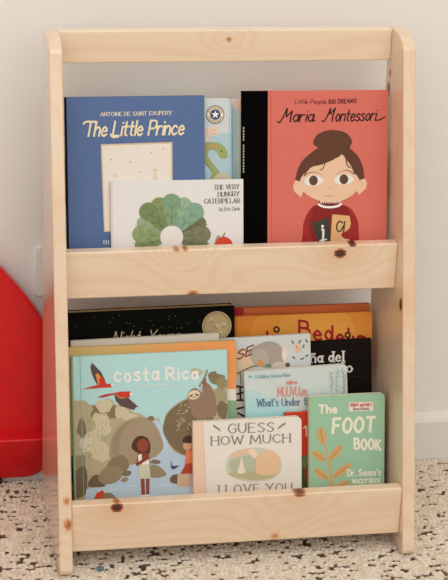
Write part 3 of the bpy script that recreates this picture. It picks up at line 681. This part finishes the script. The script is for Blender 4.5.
vs = [[bm.verts.new((x, p[0], p[1])) for p in prof] for x in (-2.2, 2.6)]
for i in range(len(prof) - 1): bm.faces.new((vs[0][i], vs[1][i], vs[1][i + 1], vs[0][i + 1]))
bm.faces.new(vs[0]); bm.faces.new(vs[1][::-1]); bmesh.ops.recalc_face_normals(bm, faces=bm.faces[:])
structure(mesh_obj('baseboard_back', bm, trimm), 'white painted baseboard with a sloped top edge')

n = NT('carpet_backing')
cn = n.noise(n.pos((1, 2.0, 1)), 120, 3)
n.bump(cn, .6, .004)
floorm = n.done(n.ramp(cn, [(.36, lin((70, 50, 38))), (.46, lin((196, 178, 156))), (.66, lin((224, 208, 188)))]), .95, .1)

bm = bmesh.new(); box(bm, (-2.2, -4.2, -.1 - PILE), (2.6, WALL_Y + .1, -PILE)); structure(mesh_obj('floor', bm, floorm), 'carpeted floor')

# looped carpet pile: rows of yarn loops, tops level with z = 0; here and there a short loop of dark brown yarn makes a fleck
n = NT('carpet_yarn')
oi = n.t.nodes.new('ShaderNodeAttribute'); oi.attribute_name = 'yarn'
tone = n.ramp(oi.outputs['Fac'], [(0.0, lin((52, 36, 27))), (.11, lin((96, 72, 56))), (.14, lin((206, 190, 170))), (.6, lin((230, 216, 198))), (1.0, lin((240, 229, 214)))])
fz = n.noise(n.pos(), 900, 3)
n.bump(fz, .5, .0012)
yarnm = n.done(n.mix(n.math('MULTIPLY', fz, .25), tone, lin((176, 156, 132))), .95, .1)
def make_pile():
    rnd = random.Random(21)
    co, fc, att = [], [], []
    dx, dy = 0.0064, 0.0064
    seg, rg = 7, 3
    y = -0.80; row = 0
    from mathutils import noise as mn
    while y < WALL_Y - .0155:
        x = -0.70 + (row % 2) * dx * .5 + rnd.uniform(-.002, .002)
        run = 0
        while x < 1.20:
            if run <= 0 and rnd.random() < .135: run = rnd.choice((1, 1, 1, 2))
            fleck = run > 0; run -= 1
            L = dx * rnd.uniform(.70, 1.0); Wd = dy * rnd.uniform(.54, .68); H = PILE * (rnd.uniform(.55, .80) if fleck else rnd.uniform(.82, 1.0))
            shade = rnd.uniform(.0, .11) if fleck else rnd.uniform(.3, 1)
            a = rnd.uniform(-.3, .3); ca, sa = cos(a), sin(a)
            cx, cy = x + rnd.uniform(-.001, .001), y + rnd.uniform(-.001, .001)
            b = len(co)
            for j in range(rg):
                t = j / rg * pi / 2; rr = cos(t) ** .6; zz = sin(t) * H - PILE
                for k in range(seg):
                    p = 2 * pi * k / seg; ex, ey = L * rr * cos(p), Wd * rr * sin(p)
                    co.append((cx + ex * ca - ey * sa, cy + ex * sa + ey * ca, zz)); att.append(shade)
            co.append((cx, cy, H - PILE)); att.append(shade)
            for j in range(rg - 1):
                for k in range(seg):
                    k2 = (k + 1) % seg
                    fc.append((b + j * seg + k, b + j * seg + k2, b + (j + 1) * seg + k2, b + (j + 1) * seg + k))
            for k in range(seg): fc.append((b + (rg - 1) * seg + k, b + (rg - 1) * seg + (k + 1) % seg, b + rg * seg))
            x += dx * rnd.uniform(.9, 1.1)
        y += dy; row += 1
    me = bpy.data.meshes.new('carpet_pile'); me.from_pydata(co, [], fc); me.update()
    at = me.attributes.new('yarn', 'FLOAT', 'POINT'); at.data.foreach_set('value', att)
    me.polygons.foreach_set('use_smooth', [True] * len(me.polygons))
    me.materials.append(yarnm)
    o = put(bpy.data.objects.new('carpet_pile', me))
    o['kind'] = 'stuff'; tag(o, 'cream looped carpet pile flecked with dark brown', 'carpet')
make_pile()

# ---------------------------------------------------------------- the bookshelf
W, DB, DT, H, T = 0.5, 0.2452, 0.0724, 0.7042, 0.0179
shelf = tag(empty('bookshelf', (W / 2, 0, 0)), 'pale pine two-tier front-facing bookshelf with sloped side panels against the wall', 'bookshelf')
def wobj(name, bm, m):
    bmesh.ops.translate(bm, verts=bm.verts[:], vec=(-W / 2, 0, 0))
    return mesh_obj(name, bm, m, shelf)
def K(x): return x - W / 2
def side(x0, x1, m):
    bm = bmesh.new()
    pts = [(0.0, 0.0), (0.0, H - .006), (-.004, H - .001), (-.014, H)]
    for k in range(8):                       # rounded front shoulder
        a = pi / 2 * k / 7; pts.append((-.030 - (DT - .030 + .0048) * sin(a), H - .024 + .024 * cos(a)))
    for k in range(5): pts.append((-DB + .004 * (1 - sin(pi / 2 * k / 4)) * 0 + .010 * (1 - cos(pi / 2 * k / 4)), .010 * (1 - sin(pi / 2 * k / 4))))
    vs = [(p[0], p[1]) for p in pts]
    prism(bm, vs, x0, x1, 0, .0022)
    # prism is in (y, z, x): swap to world axes
    for v in bm.verts: v.co = Vector((v.co.z, v.co.x, v.co.y))
    bmesh.ops.recalc_face_normals(bm, faces=bm.faces[:])
    return wobj('side_panel', bm, m)
side(0, T, wood('pine_side_a', 'Z', ((.104, K(.011), .0075, .22), (.072, K(.0125), .010, .27)), 3.1, .95, 1.0, .11))
side(W - T, W, wood('pine_side_b', 'Z', ((.3437, -1 - .150, .0085, .95), (.617, -1 - .018, .0105, .62), (.640, -1 - .020, .007, .4)), 8.4, .95, .5, .32))
def rail(name, y0, y1, z0, z1, m, bev=.0022):
    bm = bmesh.new(); box(bm, (T, y0, z0), (W - T, y1, z1), bevel=bev); return wobj(name, bm, m)
rail('top_rail', -.0183, 0, .6578, .7025, wood('pine_top', 'X', ((K(.2515), .6892, .0050, .26),), 1.2, 1.0))
rail('middle_rail', -.1181, -.1001, .3562, .4229, wood('pine_middle', 'X', ((K(.3995), .4105, .0080, 1.0), (K(.4169), .4235, .0050, .9), (K(.1945), .3562, .0085, .36), (K(.170), .4228, .0060, .22), (K(.182), .4228, .0050, .22)), 5.7))
rail('bottom_rail', -.2227, -.2047, .0259, .0967, wood('pine_bottom', 'X', ((K(.0796), .0905, .0080, .95), (K(.3346), .0975, .0085, .5), (K(.3022), .0330, .0085, .18)), 11.3))
plain = wood('pine_plain', 'X', (), 15.2)
rail('tier_board', -.1001, -.0, .3562, .368, plain, .001)
rail('tier_board', -.2047, -.0, .0282, .040, plain, .001)
rail('back_slat', -.018, 0, .455, .525, plain, .0015)
rail('back_slat', -.018, 0, .190, .255, plain, .0015)
# screws let into the outer faces
# ---------------------------------------------------------------- red half-round panel at the wall
n = NT('red_plastic'); rz = n.noise(n.pos(), 40, 3)
n.bump(rz, .03, .001)
redm = n.done(n.ramp(rz, [(.3, (.70, .005, .010, 1)), (.7, (.76, .006, .012, 1))]), .28, .5)
toy = tag(empty('toy_panel', (-.357, .04, 0)), 'glossy red half-round plastic toy panel standing at the wall left of the bookshelf', 'toy')
def tobj(name, bm, m): 
    bmesh.ops.translate(bm, verts=bm.verts[:], vec=(.357, -.04, 0)); return mesh_obj(name, bm, m, toy)
bm = bmesh.new()
R = .415
arc = [(-.357 + R * cos(pi * k / 72), .06 + R * sin(pi * k / 72)) for k in range(73)]
prism(bm, arc, -.058, -.038, 0, .004)
for v in bm.verts: v.co = Vector((v.co.x, -v.co.z, v.co.y))
bmesh.ops.recalc_face_normals(bm, faces=bm.faces[:]); tobj('dome', bm, redm)
bm = bmesh.new(); slab(bm, -.726, .012, .006, .0855, -.0585, -.015, (.034, .034, .006, .006), 0, .004)
for v in bm.verts: v.co = Vector((v.co.x, -v.co.z + (max(0, .0855 - v.co.y) * .44 if v.co.z > -.036 else 0), v.co.y))
bmesh.ops.recalc_face_normals(bm, faces=bm.faces[:]); tobj('ledge', bm, redm)
for x in (-.64, -.075):
    bm = bmesh.new(); box(bm, (x - .02, .046, .0), (x + .02, .058, .0075), bevel=.002); tobj('foot', bm, paint((60, 20, 22), .6))

# wall plate
bm = bmesh.new(); slab(bm, -.0045, .066, .289, .366, -(WALL_Y), -(WALL_Y - .0065), (.006,) * 4, 0, .002)
for v in bm.verts: v.co = Vector((v.co.x, -v.co.z, v.co.y))
bmesh.ops.recalc_face_normals(bm, faces=bm.faces[:])
tag(mesh_obj('wall_plate', bm, trimm), 'white wall plate half hidden behind the left side of the bookshelf', 'wall plate')

# blue-grey scrap on the carpet
bm = bmesh.new(); bmesh.ops.create_icosphere(bm, subdivisions=2, radius=.0052)
rs = random.Random(2)
for v in bm.verts: v.co = Vector((v.co.x * 1.2, v.co.y * .9, v.co.z * .62)) * rs.uniform(.7, 1.15)
bmesh.ops.translate(bm, verts=bm.verts[:], vec=(.0566, -.2300, .0024))
tag(mesh_obj('paper_scrap', bm, paint((96, 122, 136), .6)), 'tiny blue-grey crumpled scrap on the carpet below the bottom rail', 'scrap')
# white ball at the lower edge
BX, BY, BR = BALL
bm = bmesh.new(); bmesh.ops.create_uvsphere(bm, u_segments=40, v_segments=24, radius=BR); bmesh.ops.translate(bm, verts=bm.verts[:], vec=(BX, BY, BR - .001))
tag(mesh_obj('ball', bm, paint((246, 244, 240), .4), smooth=True), 'rounded white thing just showing at the bottom edge of the photo', 'ball')

# ---------------------------------------------------------------- light and camera
wd = bpy.data.worlds.new('World'); bpy.context.scene.world = wd; wd.use_nodes = True
wt = wd.node_tree; bg = wt.nodes['Background']
tc = wt.nodes.new('ShaderNodeTexCoord'); sp = wt.nodes.new('ShaderNodeSeparateXYZ'); wt.links.new(tc.outputs['Generated'], sp.inputs[0])
def wmath(op, a, b):
    n = wt.nodes.new('ShaderNodeMath'); n.operation = op
    for k, v in ((0, a), (1, b)):
        if hasattr(v, 'links'): wt.links.new(v, n.inputs[k])
        else: n.inputs[k].default_value = v
    return n.outputs[0]
# the rest of the room: pale ceiling above, a little fill added from the left
amb = wmath('ADD', WORLD[0], wmath('ADD', wmath('MULTIPLY', sp.outputs[0], WORLD[1]), wmath('MULTIPLY', sp.outputs[2], WORLD[2])))
wt.links.new(wmath('MAXIMUM', amb, 0.04), bg.inputs[1]); bg.inputs[0].default_value = (1.0, .915, .81, 1)
def area(name, loc, target, size, power, col):
    l = bpy.data.lights.new(name, 'AREA'); l.shape = 'RECTANGLE'; l.size, l.size_y = size; l.energy = power; l.color = col
    o = put(bpy.data.objects.new(name, l)); o.location = loc
    o.rotation_euler = (Vector(target) - Vector(loc)).to_track_quat('-Z', 'Y').to_euler(); return o
area('window_light', KEY_LOC, (.25, 0, .4), (4.6, 3.0), KEY, (1.0, .985, .97))
area('overhead_fill', (.35, -1.1, 2.45), (.25, .0, .6), (1.6, .8), TOP, (1.0, .99, .98))  # unseen fill from overhead, added to brighten the wall towards its top
sc = bpy.context.scene
cd = bpy.data.cameras.new('camera'); cam = put(bpy.data.objects.new('camera', cd))
cd.sensor_fit = 'VERTICAL'; cd.sensor_height = 36.0; cd.lens = 1866.268 / 580 * 36.0; cd.clip_start = .05
r_, u_, f_ = Vector((0.981632, -0.187281, 0.03639)), Vector((0.032968, 0.354386, 0.934518)), Vector((0.187914, 0.916153, -0.354051))
M = Matrix((r_, u_, -f_)).transposed().to_4x4(); M.translation = Vector((-.24463, -2.46949, 1.27071))
cam.matrix_world = M; sc.camera = cam
sc.view_settings.view_transform = 'Standard'; sc.view_settings.look = 'None'; sc.view_settings.gamma = 1.0
sc.view_settings.exposure = EXPO
